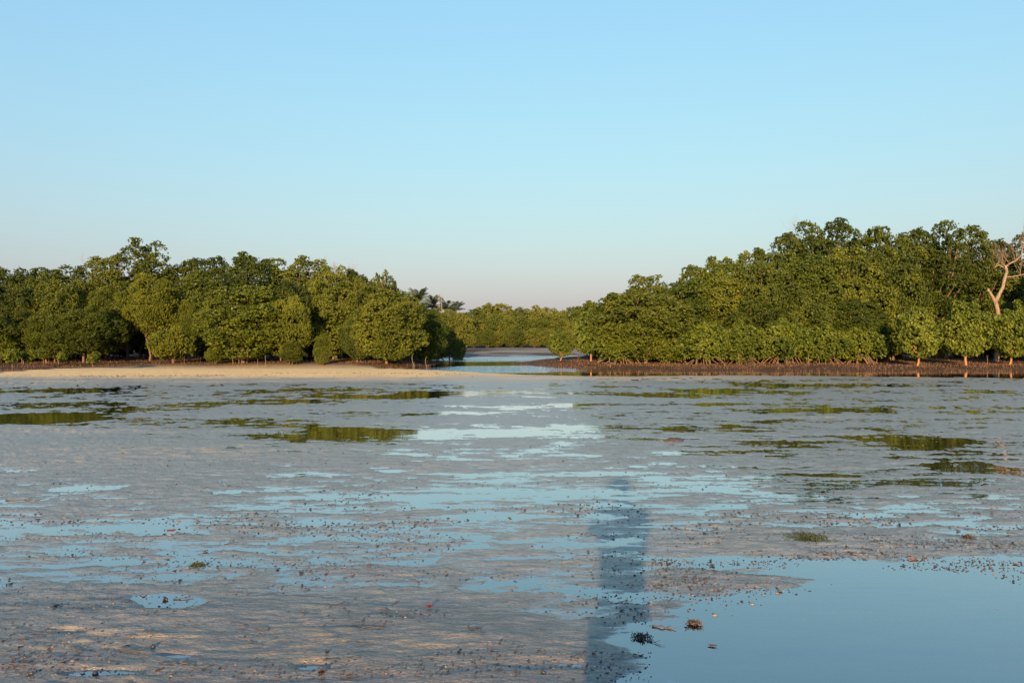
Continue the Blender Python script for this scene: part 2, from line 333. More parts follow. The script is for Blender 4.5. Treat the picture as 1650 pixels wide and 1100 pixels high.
def ground_z(X, Y, parts=False):
    X = np.asarray(X, float); Y = np.asarray(Y, float)
    # warp so that the pools get ragged edges
    wx = X + .25*fbm(X*1.1, Y*2.5, 3, seed=3.1)*np.clip(Y*.12, .3, 3); wy = Y + .06*fbm(X*1.7, Y*4.0, 3, seed=8.7)*np.clip(Y*.22, .4, 5)
    h = np.full(X.shape, .0048)
    h += .0030*fbm(X*.25, Y*.9, 2, seed=21.0)
    for (x, y, rx, ry, dz) in FE:
        ix = np.abs(wx-x) < rx*1.7
        q = ((wx-x)/rx)**2+((wy-y)/ry)**2
        h += np.where(ix & (q < 5), dz*np.exp(-q*q*.7), 0)
    sy = np.clip(12/np.maximum(Y, 1), .28, 1.0)            # wider ripples further out, where the bars are longer
    h += (.0030*fbm(X*1.05, Y*3.9, 6, .60, seed=1.0)+.0052*fbm(X*2.5, Y*9.0, 5, .68, seed=71.0))*(.58+.42*sstep(4.2, 5.6, Y))
    h += (.0030*fbm(X*4.2, Y*15, 4, .62, seed=5.0)+.0016*fbm(X*13, Y*31, 3, .7, seed=15.0))*sstep(30, 8, Y)
    h += .0040*fbm(X*.55, Y*1.1, 3, .55, seed=12.0)*sstep(8, 16, Y)
    h += (.0048*fbm(X*1.7, Y*4.6, 5, .72, seed=51.0)+.0012)*sstep(7.5, 11, Y)*sstep(31, 26, Y)
    mound = np.maximum(0, vnoise(X*11+3, Y*11)-.42)*np.maximum(0, vnoise(X*1.3, Y*1.3+9)+.35); h += .013*mound*sstep(14, 6, Y)*(h > .001)     # crab and worm mounds
    # sand bar
    ridge = 35.5 + .6*np.sin(X*.11)
    fade = 1-sstep(-6, 7.0, X)
    bar = np.exp(-np.abs((Y-ridge)/4.2)**2.4)
    far = sstep(29.2, 31.5, Y)
    h += .165*bar*(.10+.90*fade)
    sand = sstep(.012, .075, h - .02*fbm(X*.5, Y*1.2, 3, seed=31.0))*sstep(27, 31, Y)
    sand = np.maximum(sand, (.62*sstep(26.5, 31.5, Y+2.2*fbm(X*.35, Y*.9, 4, .6, seed=33.0)))*sstep(16, 2, X))
    for (x, y, rx, ry, dz) in DRY: sand = np.maximum(sand, dz*np.exp(-((wx-x)/rx)**2-((wy-y)/ry)**2)*sstep(-.1, .9, fbm(X*6, Y*19, 4, .7, seed=41.0)))
    # banks behind
    bl = bank_line(X) + .5*fbm(X*.4, Y*.4, 3, seed=4.0)
    dc = creek_dist(X, Y)
    left = (X < at(700, 590)[0]+ (Y-40)*0.02)
    behind = sstep(-.6, .8, Y-np.where(X < -4.5, bl, np.interp(X, [-4.5, -2, 3, 6], [39.5, 40.5, 37.5, 33.5])))
    bz = .16+.16*sstep(0, 10, Y-38)+.10*sstep(50, 130, Y)+.03*fbm(X*.35, Y*.35, 3, seed=6.0)
    h = h*(1-behind)+np.maximum(h, bz)*behind
    bank = behind.copy()
    # the creek cuts through
    dcw = dc+.18*fbm(X*.9, Y*.9, 3, seed=9.0)*sstep(20, 30, Y)
    soft = np.where(Y > 70, 22.0, 1.2+1.4*bank)
    up = sstep(0, 1, dcw/soft)
    h = np.where(dcw > 0, np.where(Y > 27, np.minimum(h, .004+h*up), h), np.maximum(-.35, dcw*.12-.01))
    far_mud = sstep(66, 76, Y)*(1-sstep(100, 116, Y))
    if parts: return h, sand*(1-bank), bank*(1-.6*far_mud*sstep(-.8, .5, fbm(X*.2, Y*.5, 3, seed=91.0))), far_mud
    return h
def gz(x, y): return float(ground_z(np.array([x]), np.array([y]))[0])

a_dense = np.radians(np.linspace(-42, 42, 1000))
a_rest = np.radians(np.linspace(42, 318, 70))[1:-1]
ang = np.concatenate([a_dense, a_rest])
r_near = np.linspace(.25, 2.55, 16)
yy = np.arange(HY+F*EYE/2.6, HY+F*EYE/105, -1.12)
rad = np.concatenate([r_near, F*EYE/(yy-HY), np.geomspace(112, 6000, 30)])
A, R = np.meshgrid(ang, rad)
GX = R*np.sin(A); GY = R*np.cos(A)
gh, gsand, gbank, gfar = ground_z(GX, GY, True)
nr, na = A.shape
idx = np.arange(nr*na).reshape(nr, na)
i0 = idx[:-1, :]; i1 = idx[1:, :]
q = np.stack([i0, np.roll(i0, -1, 1), np.roll(i1, -1, 1), i1], -1).reshape(-1, 4)
verts = np.stack([GX, GY, gh], -1).reshape(-1, 3)
me = mesh_np('mud_flat', verts, q[:, ::-1], M_mud, True)
# small disc at the centre
for nm, arr in (('sand', gsand), ('bank', gbank)):
    at_ = me.attributes.new(nm, 'FLOAT', 'POINT'); at_.data.foreach_set('value', arr.astype(np.float32).ravel())
ground = tag(link('mud_flat', me), kind='structure', label='wet tidal mud flat with a dry sand bar and brown banks')

s = 5000
wme = mesh_np('water', [(-s, -s, 0), (s, -s, 0), (s, s, 0), (-s, s, 0)], [(0, 1, 2, 3)], M_water)
tag(link('water', wme), kind='structure', label='still tidal water in pools and creek')

# ------------------------------------------------------------------ foliage
def unit(v): return v/(np.linalg.norm(v, axis=-1, keepdims=True)+1e-9)
def leaves(name, P, AX, rs, n_leaf, length, width, tilt, material, along=0.0, fill=None):
    """a whorl of n_leaf leaves at every P round axis AX; fill = (points, size): dark filler quads deep in the crown"""
    n = len(P)
    ref = np.where(np.abs(AX[:, 2:3]) < .9, np.array([[0, 0, 1.0]]), np.array([[1.0, 0, 0]]))
    U = unit(np.cross(AX, ref)); W = np.cross(AX, U)
    V = []; tint = []
    base = rs.rand(n)*6.28; rt = rs.rand(n)
    for k in range(n_leaf):
        a = base+k*2.399+rs.uniform(-.3, .3, n); t = np.radians(rs.uniform(tilt[0], tilt[1], n))
        dirn = (np.cos(a)[:, None]*U+np.sin(a)[:, None]*W)*np.sin(t)[:, None]+AX*np.cos(t)[:, None]
        side = unit(np.cross(dirn, AX+rs.uniform(-.3, .3, (n, 3))))
        L = length*rs.uniform(.7, 1.15, n)[:, None]; Wd = width*rs.uniform(.8, 1.15, n)[:, None]
        p0 = P+AX*(along*k/n_leaf); nrm = np.cross(side, dirn)
        V.append(np.stack([p0, p0+dirn*L*.5+side*Wd*.5+nrm*L*.06, p0+dirn*L, p0+dirn*L*.5-side*Wd*.5+nrm*L*.06], 1))
        tint.append(np.clip(rt*.75+rs.rand(n)*.25, 0, 1))
    V = np.concatenate(V, 0).reshape(-1, 3); tint = np.concatenate(tint)
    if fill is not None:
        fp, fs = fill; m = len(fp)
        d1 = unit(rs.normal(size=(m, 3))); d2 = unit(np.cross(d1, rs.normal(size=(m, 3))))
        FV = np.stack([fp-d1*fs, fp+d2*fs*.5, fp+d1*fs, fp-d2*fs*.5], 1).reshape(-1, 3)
        V = np.concatenate([V, FV]); tint = np.concatenate([tint, np.zeros(m)])  # filler quads take the darkest tint: inner crown shade put into colour
    Fc = np.arange(len(V)).reshape(-1, 4)
    me = mesh_np(name, V, Fc, material)
    a_ = me.attributes.new('tint', 'FLOAT', 'FACE'); a_.data.foreach_set('value', tint.astype(np.float32))
    return me

def make_crown(name, seed, H, W, base, nclump, rc, spacing, style, material, top=1.0, open_=0.0, lump=.18):
    rs = np.random.RandomState(seed)
    zc = base+(H-base)*.45
    su = np.array([W/2-rc*.8, W/2-rc*.8, 0])
    i = np.arange(nclump)+.5; ph = np.arccos(1-2*i/nclump); th = np.pi*(1+5**.5)*i+rs.uniform(0, 6)
    d = np.stack([np.cos(th)*np.sin(ph), np.sin(th)*np.sin(ph), np.cos(ph)], 1)+rs.normal(0, .13, (nclump, 3)); d = unit(d)
    hz = np.where(d[:, 2] > 0, H-zc-rc*.8, (zc-base)-rc*.6)
    fac = 1+lump*np.sin(d[:, 0]*3+rs.uniform(0, 6))*np.cos(d[:, 1]*2.7+rs.uniform(0, 6))+rs.normal(0, lump*.45, nclump)
    fac = np.clip(fac, .5, 1.08)
    CN = np.stack([d[:, 0]*su[0], d[:, 1]*su[0], d[:, 2]*hz], 1)*fac[:, None]+np.array([0, 0, zc])
    nin = max(3, nclump//3)
    din = unit(rs.normal(size=(nin, 3)))*rs.uniform(.2, .65, (nin, 1))
    CI = np.stack([din[:, 0]*su[0], din[:, 1]*su[0], din[:, 2]*np.where(din[:, 2] > 0, H-zc-rc, zc-base-rc*.5)], 1)+np.array([0, 0, zc])
    CT = np.concatenate([CN, CI]); rr = rc*rs.uniform(.62, 1.25, len(CT))
    ns = int(len(CN)*1.3); kk = rs.randint(0, len(CN), ns); tops = np.argsort(-CN[:, 2])[:max(3, len(CN)//3)]; kk[:ns//2] = tops[rs.randint(0, len(tops), ns//2)]
    ds = unit(d[kk]*.8+np.array([0, 0, .9])+rs.normal(0, .45, (ns, 3)))
    CS = CN[kk]+ds*(rr[kk]*rs.uniform(.75, 1.35, ns))[:, None]
    CT = np.concatenate([CT, CS]); rr = np.concatenate([rr, rr[kk]*rs.uniform(.26, .50, ns)])
    if open_ > 0:
        keep = rs.rand(len(CT)) > open_; CT = CT[keep]; rr = rr[keep]
    P = []; AX = []
    cc = np.array([0, 0, zc-.15*(H-base)])
    for c, r in zip(CT, rr):
        n = int(4*np.pi*r*r*.8/spacing**2)
        dd = unit(rs.normal(size=(n, 3))+unit(c-cc)*.75+np.array([0, 0, .35]))
        sc = np.array([1.0, 1.0, .78])
        # uneven surface: twigs stand out of the clump
        pr = r*(1+rs.normal(0, .12, n)+.16*np.sin(dd[:, 0]*7+c[0]*5)*np.sin(dd[:, 2]*8+c[2]*3))
        p = c+dd*pr[:, None]*sc
        ax = unit(dd*.7+np.array([0, 0, .3 if style != 'spray' else 1.1])+rs.normal(0, .38, (n, 3)))
        ok = np.ones(n, bool)
        for c2, r2 in zip(CT, rr):
            if c2 is c: continue
            if np.linalg.norm(c2-c) < r+r2: ok &= (np.linalg.norm((p-c2)/sc, axis=1) > r2*.82)
        P.append(p[ok]); AX.append(ax[ok])
    P = np.concatenate(P); AX = np.concatenate(AX)
    P[:, 2] = np.maximum(P[:, 2], base*.9+.05)
    nf = int(len(CT)*14*(1-open_))
    k = rs.randint(0, len(CT), nf)
    fp = CT[k]+unit(rs.normal(size=(nf, 3)))*(rr[k]*rs.uniform(.0, .72, nf))[:, None]
    if style == 'rosette': me = leaves(name, P, AX, rs, 6, .145, .07, (15, 80), material, 0, (fp, .17))
    elif style == 'spray': me = leaves(name, P, AX, rs, 7, .12, .05, (18, 55), material, .16, (fp, .14))
    elif style == 'small': me = leaves(name, P, AX, rs, 6, .15, .075, (30, 80), material, 0, (fp, .12))
    else: me = leaves(name, P, AX, rs, 5, .22, .11, (30, 80), material, 0, (fp, .22))
    return me, CT

def make_trunk(name, seed, H, base, CT, mat_, nlimb=12, r=.12, stems=1, lean=0.0, roots=0):
    rng = random.Random(seed); tb = Tubes()
    idx_ = list(range(len(CT))); rng.shuffle(idx_)
    heads = []
    for s_ in range(stems):
        a = rng.uniform(0, 6.28); off = 0 if stems == 1 else rng.uniform(.12, .45)
        p0 = (off*math.cos(a), off*math.sin(a), -.25)
        ht = max(base*1.5, H*rng.uniform(.3, .42)); p1 = (p0[0]*1.8+lean+rng.uniform(-.15, .15), p0[1]*1.8+rng.uniform(-.15, .15), ht)
        pts = wiggle(rng, p0, p1, 5, .035)
        rs_ = [r*1.35, r*1.08, r, r*.92, r*.85, r*.78]
        tb.tube(pts, [x/(1 if stems == 1 else 1.4) for x in rs_], 8); heads.append((pts, r))
    for j in idx_[:nlimb]:
        pts, r_ = heads[rng.randrange(len(heads))]; st = pts[rng.randint(3, 5)]; e = CT[j]
        if e[2] < st[2]: st = pts[2]
        mid = (np.array(st)+np.array(e))/2+np.array((0, 0, .15))
        tb.tube([st, *wiggle(rng, mid, e, 2, .07)], [r*.5, r*.36, r*.24, r*.1], 5, cap=False)
    for k in range(roots):
        a = rng.uniform(0, 6.28); R1 = rng.uniform(.5, 1.6); h0 = rng.uniform(.35, 1.0)
        p = [np.array((math.cos(a)*R1*t, math.sin(a)*R1*t, h0*(1-t**2.2)-.12*t)) for t in (0, .3, .55, .8, 1.0, 1.08)]
        tb.tube(p, [.045, .04, .034, .03, .026, .02], 5, cap=False)
    return tb.mesh(name, mat_)

# prototypes: (crown mesh, trunk mesh, height, width)
PROTO = {}
def proto(key, seed, H, W, base, nclump, rc, spacing, style, leafm, bark, nlimb=12, r=.12, stems=1, open_=0, lump=.18, roots=0, lean=0):
    cm, CT = make_crown(key+'_crown', seed, H, W, base, nclump, rc, spacing, style, M_leaf[leafm], open_=open_, lump=lump)
    tm = make_trunk(key+'_trunk', seed, H, base, CT, bark, nlimb, r, stems, lean, roots)
    co = np.empty(len(cm.vertices)*3, np.float32); cm.vertices.foreach_get('co', co); co = co.reshape(-1, 3)     # true size of the grown crown
    PROTO[key] = (cm, tm, float(np.percentile(co[:, 2], 99.7)), float(np.percentile(np.hypot(co[:, 0], co[:, 1]), 98.0)*2))
proto('big1', 1, 7.0, 5.6, .5, 70, .78, .178, 'rosette', 'dark', M_bark, 16, .14, 3, lump=.30)
proto('big2', 2, 7.2, 5.0, .6, 62, .74, .178, 'rosette', 'dark', M_bark, 16, .14, 2, lump=.32)
proto('big3', 3, 6.8, 6.0, .4, 76, .80, .178, 'rosette', 'dark', M_bark, 16, .14, 3, lump=.28)
proto('big4', 4, 7.4, 5.2, .5, 64, .74, .175, 'rosette', 'fresh', M_bark, 16, .13, 2, lump=.28)
proto('tall1', 11, 9.0, 4.4, 1.8, 60, .66, .20, 'rosette', 'dark', M_bark, 20, .15, 2, open_=.12, lump=.24)
proto('tall2', 12, 9.2, 4.8, 1.6, 64, .60, .20, 'rosette', 'dark', M_bark, 22, .15, 2, open_=.16, lump=.26)
proto('tall3', 13, 8.8, 4.0, 1.8, 56, .56, .20, 'rosette', 'dark', M_bark, 20, .15, 1, open_=.20, lump=.28)
proto('olive1', 21, 4.4, 3.9, .45, 46, .66, .150, 'spray', 'olive', M_bark, 12, .09, 4)
proto('olive2', 22, 4.6, 3.4, .40, 40, .64, .150, 'spray', 'olive', M_bark, 12, .09, 4, lump=.26)
proto('high', 24, 6.6, 4.4, 2.2, 48, .62, .150, 'spray', 'olive', M_bark, 14, .10, 2, lump=.16)
proto('bush', 23, 2.3, 2.3, .28, 24, .46, .125, 'spray', 'olive', M_bark, 8, .05, 3, lump=.10)
proto('egg1', 31, 3.4, 2.6, .55, 34, .50, .155, 'small', 'fresh', M_redbark, 10, .075, 1, lump=.12, lean=-.12)
proto('egg2', 32, 3.8, 3.0, .60, 38, .54, .155, 'small', 'fresh', M_redbark, 10, .08, 1, lump=.14, lean=.2)
proto('skirt1', 41, 2.6, 3.4, .15, 36, .52, .165, 'rosette', 'fresh', M_bark, 10, .06, 2, lump=.24, roots=16)
proto('skirt2', 42, 2.4, 3.0, .30, 30, .50, .165, 'rosette', 'fresh', M_bark, 10, .06, 2, lump=.28, roots=22)
proto('sapling1', 51, 1.7, 1.1, .55, 9, .26, .11, 'small', 'fresh', M_bark, 6, .028, 1, lump=.2)
proto('sapling2', 52, 1.4, .8, .45, 6, .22, .11, 'small', 'olive', M_bark, 5, .022, 1, lump=.3)
proto('far1', 61, 7.4, 5.6, .35, 50, .95, .28, 'coarse', 'far', M_bark, 10, .14, 3, lump=.10)
proto('far2', 62, 7.0, 5.0, .40, 44, .95, .28, 'coarse', 'far', M_bark, 10, .14, 3, lump=.14)
proto('loose', 71, 8.6, 3.6, 4.2, 20, .52, .19, 'rosette', 'dark', M_dead, 20, .11, 1, open_=.15, lump=.3)

rng0 = random.Random(99)
def tree(px, D, ytop, wpx, key, label, group=None, cat='tree', name=None, rot=None, trunk_mat=None):
    """a tree at pixel column px and distance D whose top reaches row ytop and whose crown is wpx wide"""
    cm, tm, H, W = PROTO[key]
    x = (px-CX)/F*D; z0 = gz(x, D)
    h = EYE+(HY-ytop)/F*D-z0; w = wpx/F*D*(.98 if D > 45.9 and D < 60 else 1.0)*1.04
    o = link(name or ('young_mangrove_tree' if h < 3.2 else 'mangrove_tree'), None)
    o.location = (x, D, z0); o.rotation_euler = (0, 0, rng0.uniform(0, 6.28) if rot is None else rot)
    sc = w/W; o.scale = (sc, sc, h/H)
    t = link('trunk', tm, o); c = link('crown', cm, o)
    if trunk_mat:
        t.data = tm.copy(); t.data.materials.clear(); t.data.materials.append(trunk_mat)
    tag(o, label, cat, group); return o

GL = 'mangrove trees of the left grove'; GR = 'mangrove trees of the right grove'; GC = 'distant mangroves across the creek'
# --- left grove: skyline (back row)
LB = 'mangrove crown on the left skyline, '
for (px, D, yt, w, k, lb) in [
    (-250, 50, 440, 150, 'big1', None), (-150, 50, 436, 150, 'big2', None), (-60, 50, 440, 140, 'big3', None),
    (15, 50, 434, 120, 'big1', LB+'first from the left frame edge'), (75, 51, 432, 110, 'big2', LB+'low flat-topped crown above the leftmost saplings'),
    (122, 52, 428, 90, 'tall2', LB+'just left of the small notch before the highest tree'), (170, 50, 415, 95, 'tall1', LB+'ragged shoulder left of its highest tree'),
    (232, 51, 386, 105, 'tall2', 'tallest ragged-topped mangrove of the left grove, above the olive trees'),
    (292, 52, 419, 95, 'big2', LB+'rounded crown right of its highest tree'), (340, 51, 414, 90, 'tall1', LB+'dome with a knob before the middle dip'),
    (405, 50, 411, 110, 'big4', LB+'broad peak above the big front tree'), (442, 53, 418, 90, 'tall3', LB+'right shoulder of the broad middle peak'),
    (490, 51, 415, 100, 'tall1', LB+'peak just left of the bare grey twigs'), (535, 50, 430, 95, 'big1', LB+'crown in front of the bare twigs'),
    (580, 51, 436, 85, 'big2', LB+'last full crown before the loose open one'),
    (612, 54, 452, 70, 'big3', 'dark crown below the loose open-topped tree'), (655, 55, 480, 80, 'big4', 'low crown at the right end of the left grove, below the first palm'),
    (690, 57, 502, 56, 'big1', 'sloping crown just under the coconut palms')]:
    tree(px, D, yt, w, k, lb or 'mangrove crown of the left grove beyond the left frame edge', GL)
# middle rows
for (px, D, yt, w, k, lb) in [
    (-120, 46, 470, 150, 'big2', None), (-30, 46, 470, 120, 'big1', None),
    (30, 47, 455, 100, 'big3', 'leafy mangrove with brown twigs behind the leftmost saplings'), (100, 47, 452, 100, 'big1', 'dark mangrove rising behind the wide olive tree'),
    (210, 49, 450, 90, 'tall1', 'dark mangrove between the two olive crowns'),
    (330, 47, 440, 110, 'big4', 'green mangrove left of and above the big front tree'), (385, 48, 440, 100, 'big1', 'mangrove crown directly above the big front tree'),
    (460, 47, 455, 100, 'big3', 'mangrove above the right shoulder of the big front tree'), (540, 47.5, 455, 90, 'big2', 'narrow sunlit mangrove right of the deep dark gap'),
    (585, 48, 450, 90, 'big1', 'mangrove above the broad dome near the creek'), (640, 49, 480, 90, 'big4', 'mangrove behind the dome near the creek'),
    (5, 51.5, 480, 110, 'big2', None), (160, 53, 470, 120, 'big3', None), (270, 50.5, 460, 110, 'tall1', None), (370, 53, 470, 120, 'big2', None), (500, 50, 490, 110, 'big2', None), (560, 51, 480, 110, 'big3', None)]:
    tree(px, D, yt, w, k, lb or 'mangrove standing in shade inside the left grove', GL)
# front row
for (px, D, yt, w, k, lb) in [
    (-90, 42, 520, 120, 'olive1', None), (-30, 43, 500, 100, 'big4', None),
    (5, 43.5, 532, 60, 'skirt1', 'low dark green bush at the left frame edge'),
    (42, 44.5, 500, 70, 'olive2', 'thin mangrove with bare stems behind the leftmost saplings'),
    (85, 43.5, 497, 85, 'olive2', 'yellowish olive tree, left half of the wide clump'),
    (140, 43, 495, 125, 'olive1', 'widest yellow-green olive tree low on the left shore'),
    (170, 45.5, 461, 62, 'high', 'olive crown rising behind the wide olive tree'),
    (245, 45.5, 443, 100, 'high', 'large rounded olive-yellow crown below the tallest left tree'),
    (305, 45.5, 484, 46, 'high', 'small olive crown between the rounded bush and the big front tree'),
    (275, 42.3, 527, 68, 'bush', 'small round olive bush on short stems at the sand edge'),
    (392, 43.2, 460, 145, 'big4', 'big rounded front mangrove in the middle of the left grove'),
    (462, 43.5, 478, 80, 'olive1', 'yellow-tipped right half of the big front mangrove'),
    (345, 42.4, 560, 30, 'bush', 'tiny low bush at the left foot of the big front tree'),
    (470, 42.4, 552, 42, 'olive2', 'low olive skirt at the right foot of the big front tree'),
    (520, 42.2, 537, 32, 'olive2', 'small narrow tree standing before the deep dark gap'),
    (625, 43, 468, 125, 'big1', 'broad dome-shaped mangrove at the creek end of the left shore'),
    (578, 44, 500, 60, 'big3', 'mangrove at the left flank of the creek-side dome'),
    (685, 48, 496, 70, 'big4', 'mangrove overhanging the creek mouth, left side'),
    (705, 53, 507, 48, 'big1', 'sloping shaded crown beside the creek mouth'),
    (722, 56, 526, 38, 'tall1', 'shaded mangrove where the left grove meets the creek'),
    (738, 60, 546, 28, 'big4', 'last low shaded mangrove of the left grove over the creek')]:
    tree(px, D, yt, w, k, lb or 'mangrove of the left grove beyond the left frame edge', GL)
for (px, py, yt, w, k, lb) in [(20, 594, 561, 24, 'sapling1', 'leftmost knee-high sapling on the brown mud'), (46, 593, 563, 22, 'sapling2', 'second sapling from the left on the brown mud'),
    (151, 594, 566, 22, 'sapling2', 'lone leafy shoot in front of the wide olive tree'), (100, 590, 566, 16, 'sapling1', 'thin sapling under the left half of the wide olive tree'),
    (70, 589, 560, 18, 'sapling2', 'yellowish sapling right of the two leftmost ones')]:
    x, D = at(px, py, .15); tree(px, D, yt, w, k, lb, 'saplings on the left mud bank')

# --- right grove
RB = 'mangrove crown on the right grove skyline, '
for (px, D, yt, w, k, lb) in [
    (958, 54, 486, 70, 'big4', RB+'lowest at the creek end'), (1000, 52, 474, 80, 'big2', RB+'second from the creek'),
    (1038, 51, 444, 85, 'tall1', RB+'darker knob above the wide front dome'), (1085, 51, 455, 90, 'big1', RB+'dip after the darker knob'),
    (1128, 50, 430, 90, 'big2', RB+'first step up from the dip'), (1165, 49, 414, 95, 'big4', RB+'yellow-tipped second step'),
    (1212, 50, 402, 85, 'tall2', RB+'loose crown before the high mass'), (1262, 50, 380, 95, 'tall1', RB+'ragged left shoulder of the high mass'),
    (1298, 51, 358, 85, 'tall3', RB+'peak with bare twigs on top'), (1345, 50, 356, 105, 'tall1', RB+'highest dark peak'),
    (1395, 51, 368, 105, 'big2', RB+'broad crown right of the highest peak'), (1445, 50, 376, 95, 'tall2', RB+'crown at the shallow saddle'),
    (1485, 51, 370, 90, 'tall1', RB+'crown right of the shallow saddle'), (1525, 50, 358, 85, 'tall3', RB+'second high ragged peak'), (1568, 51, 364, 90, 'tall2', RB+'crown left of the dead tree'),
    (1612, 53, 388, 90, 'tall1', RB+'lower crown behind the dead tree'), (1655, 50, 376, 80, 'tall3', RB+'crown cut by the right frame edge'),
    (1740, 50, 370, 130, 'tall1', None), (1840, 50, 372, 150, 'tall2', None), (1940, 50, 372, 150, 'big1', None)]:
    tree(px, D, yt, w, k, lb or 'mangrove of the right grove beyond the right frame edge', GR)
for (px, D, yt, w, k, lb) in [
    (1110, 46, 452, 110, 'big4', 'mangrove filling the slope right of the wide front dome'), (1175, 46, 440, 120, 'big1', 'mangrove on the rising slope, below the yellow-tipped crown'),
    (1235, 46, 425, 120, 'big3', 'mangrove below the loose crown at the start of the high mass'), (1300, 46, 408, 120, 'big4', 'bright mangrove left in the middle of the high mass'),
    (1365, 46, 400, 130, 'big1', 'mangrove in the centre of the high mass'), (1435, 46.5, 400, 118, 'big1', 'bright-topped mangrove right of centre in the high mass'),
    (1500, 50, 408, 118, 'tall1', 'mangrove above the first egg-shaped tree'), (1562, 50.5, 420, 116, 'tall2', 'mangrove above the second egg-shaped tree'),
    (1625, 49, 450, 90, 'big2', 'mangrove around the foot of the dead tree'), (1700, 45, 420, 120, 'big1', None), (1800, 45, 420, 140, 'big2', None), (1900, 45, 430, 140, 'big4', None),
    (1210, 44, 480, 110, 'big1', 'mangrove behind the low skirts, left'), (1290, 44, 470, 110, 'big3', 'mangrove behind the low skirts, middle'), (1370, 44, 480, 110, 'big4', 'mangrove behind the low skirts, right'),
    (1437, 50.5, 450, 84, 'tall1', 'mangrove behind the lone thin sapling'),
    (1060, 48.5, 475, 110, 'big3', None), (1150, 50, 480, 110, 'big2', None), (1330, 50.5, 450, 130, 'big3', None), (1450, 50, 450, 130, 'big1', None), (1540, 54, 460, 120, 'big2', None), (1600, 54, 460, 120, 'big3', None), (980, 50, 505, 80, 'big3', None)]:
    tree(px, D, yt, w, k, lb or ('mangrove of the right grove beyond the right frame edge' if px > 1660 else 'mangrove standing in shade inside the right grove'), GR)
for (px, D, yt, w, k, lb) in [
    (952, 44.5, 500, 58, 'egg1', 'slender bright tree at the creek end of the right grove'),
    (1035, 43, 470, 165, 'big3', 'wide dome-shaped mangrove over the thick orange trunk'),
    (990, 43.8, 498, 80, 'skirt1', 'lower left wing of the wide dome'), (1000, 42.5, 530, 90, 'skirt2', 'low leafy skirt left of the orange trunk'),
    (1085, 42.6, 535, 70, 'skirt1', 'low leafy skirt right of the orange trunk'),
    (1130, 41.6, 522, 92, 'skirt2', 'bright low mangrove, first of the skirts right of the wide dome'),
    (1195, 42.0, 518, 90, 'skirt1', 'bright low mangrove, second of the skirts right of the wide dome'),
    (1262, 42.0, 515, 92, 'skirt2', 'bright low mangrove above the tangled prop roots'),
    (1325, 42.0, 520, 88, 'skirt1', 'bright low mangrove right of the tangled prop roots'), (1385, 42.2, 525, 80, 'skirt2', 'bright low mangrove left of the lone thin sapling'),
    (1478, 39.6, 496, 64, 'egg1', 'left egg-shaped tree on one orange trunk at the water'),
    (1516, 43, 520, 30, 'egg1', 'narrow tree squeezed between the two egg-shaped trees'),
    (1556, 40.2, 486, 76, 'egg2', 'right and larger egg-shaped tree on a leaning orange trunk'),
    (1627, 41.0, 500, 62, 'egg1', 'bushy tree below the dead trunk near the right edge'), (1662, 42.0, 478, 60, 'egg2', 'tree cut by the right frame edge'),
    (1740, 41, 490, 100, 'egg2', None), (1830, 41, 495, 110, 'skirt1', None)]:
    tree(px, D, yt, w, k, lb or 'mangrove of the right grove beyond the right frame edge', GR)
for (px, py, z, yt, w, k, lb) in [(903, 583, .2, 533, 40, 'egg1', 'small lone tree on the brown mud spit beside the creek'), (1412, 586, .2, 546, 22, 'sapling1', 'lone thin sapling left of the dark hollow'),
    (1293, 586, .2, 560, 16, 'sapling2', 'short sapling before the prop roots')]:
    x, D = at(px, py, z); tree(px, D, yt, w, k, lb, 'saplings on the right mud bank')

for i, px in enumerate(list(range(-60, 700, 42))+list(range(960, 1720, 42))):  # bush row added to close and darken bright gaps under the crowns
    left_ = px < 800; D_ = 56.5 if left_ else 56.0
    tree(px, D_, 535, 62, ('skirt1', 'skirt2')[i % 2], 'added undergrowth bush darkening the gaps behind the trunks of the %s grove' % ('left' if left_ else 'right'), 'added undergrowth behind the %s grove' % ('left' if left_ else 'right'), 'bush', 'filler_bush')
# --- across the creek
rngc = random.Random(5); ctops = {735: 502, 765: 496, 785: 489, 812: 490, 840: 496, 868: 493, 895: 498, 925: 494, 955: 490, 700: 500, 670: 500, 640: 500}
names_c = {735: 'below the palms', 765: 'left of the rounded hump', 785: 'forming the rounded hump', 812: 'right of the rounded hump', 840: 'second right of the hump', 868: 'under the small knob', 895: 'above the lone spit tree', 925: 'yellowish, before the right grove', 955: 'half hidden by the right grove'}
for px, yt in ctops.items():
    lb = 'distant mangrove across the creek, '+names_c.get(px, '')
    tree(px+rngc.uniform(-4, 4), 136+rngc.uniform(-4, 4), yt, 58, rngc.choice(['far1', 'far2']), lb if px in names_c else 'distant mangrove hidden behind the left grove', GC)
for j, (px, yt) in enumerate(((655, 486), (680, 491), (703, 497), (726, 499), (744, 505))):
    tree(px, 90+j, yt, 44, ('far1', 'far2')[j % 2], ['first', 'second', 'third', 'fourth', 'fifth'][j]+' crown in front of the palm trunks, counted from the left', 'mangroves in front of the palms')
for j, px in enumerate(range(715, 980, 26)):
    tree(px+rngc.uniform(-6, 6), 127+rngc.uniform(-2, 2), 512+rngc.uniform(-6, 5), 46, rngc.choice(['far1', 'far2']), ['first', 'second', 'third', 'fourth', 'fifth', 'sixth', 'seventh', 'eighth', 'ninth', 'tenth', 'eleventh'][j]+' lower mangrove across the creek, counted from the palm side', GC)
for j, px in enumerate(range(722, 980, 20)):
    tree(px+rngc.uniform(-4, 4), 120+rngc.uniform(-1.5, 1.5), 533+rngc.uniform(-5, 4), 32, rngc.choice(['far1', 'far2']), ['first', 'second', 'third', 'fourth', 'fifth', 'sixth', 'seventh', 'eighth', 'ninth', 'tenth', 'eleventh', 'twelfth', 'thirteenth'][j]+' low bush along the far mud bank, counted from the left', 'far bank bushes')

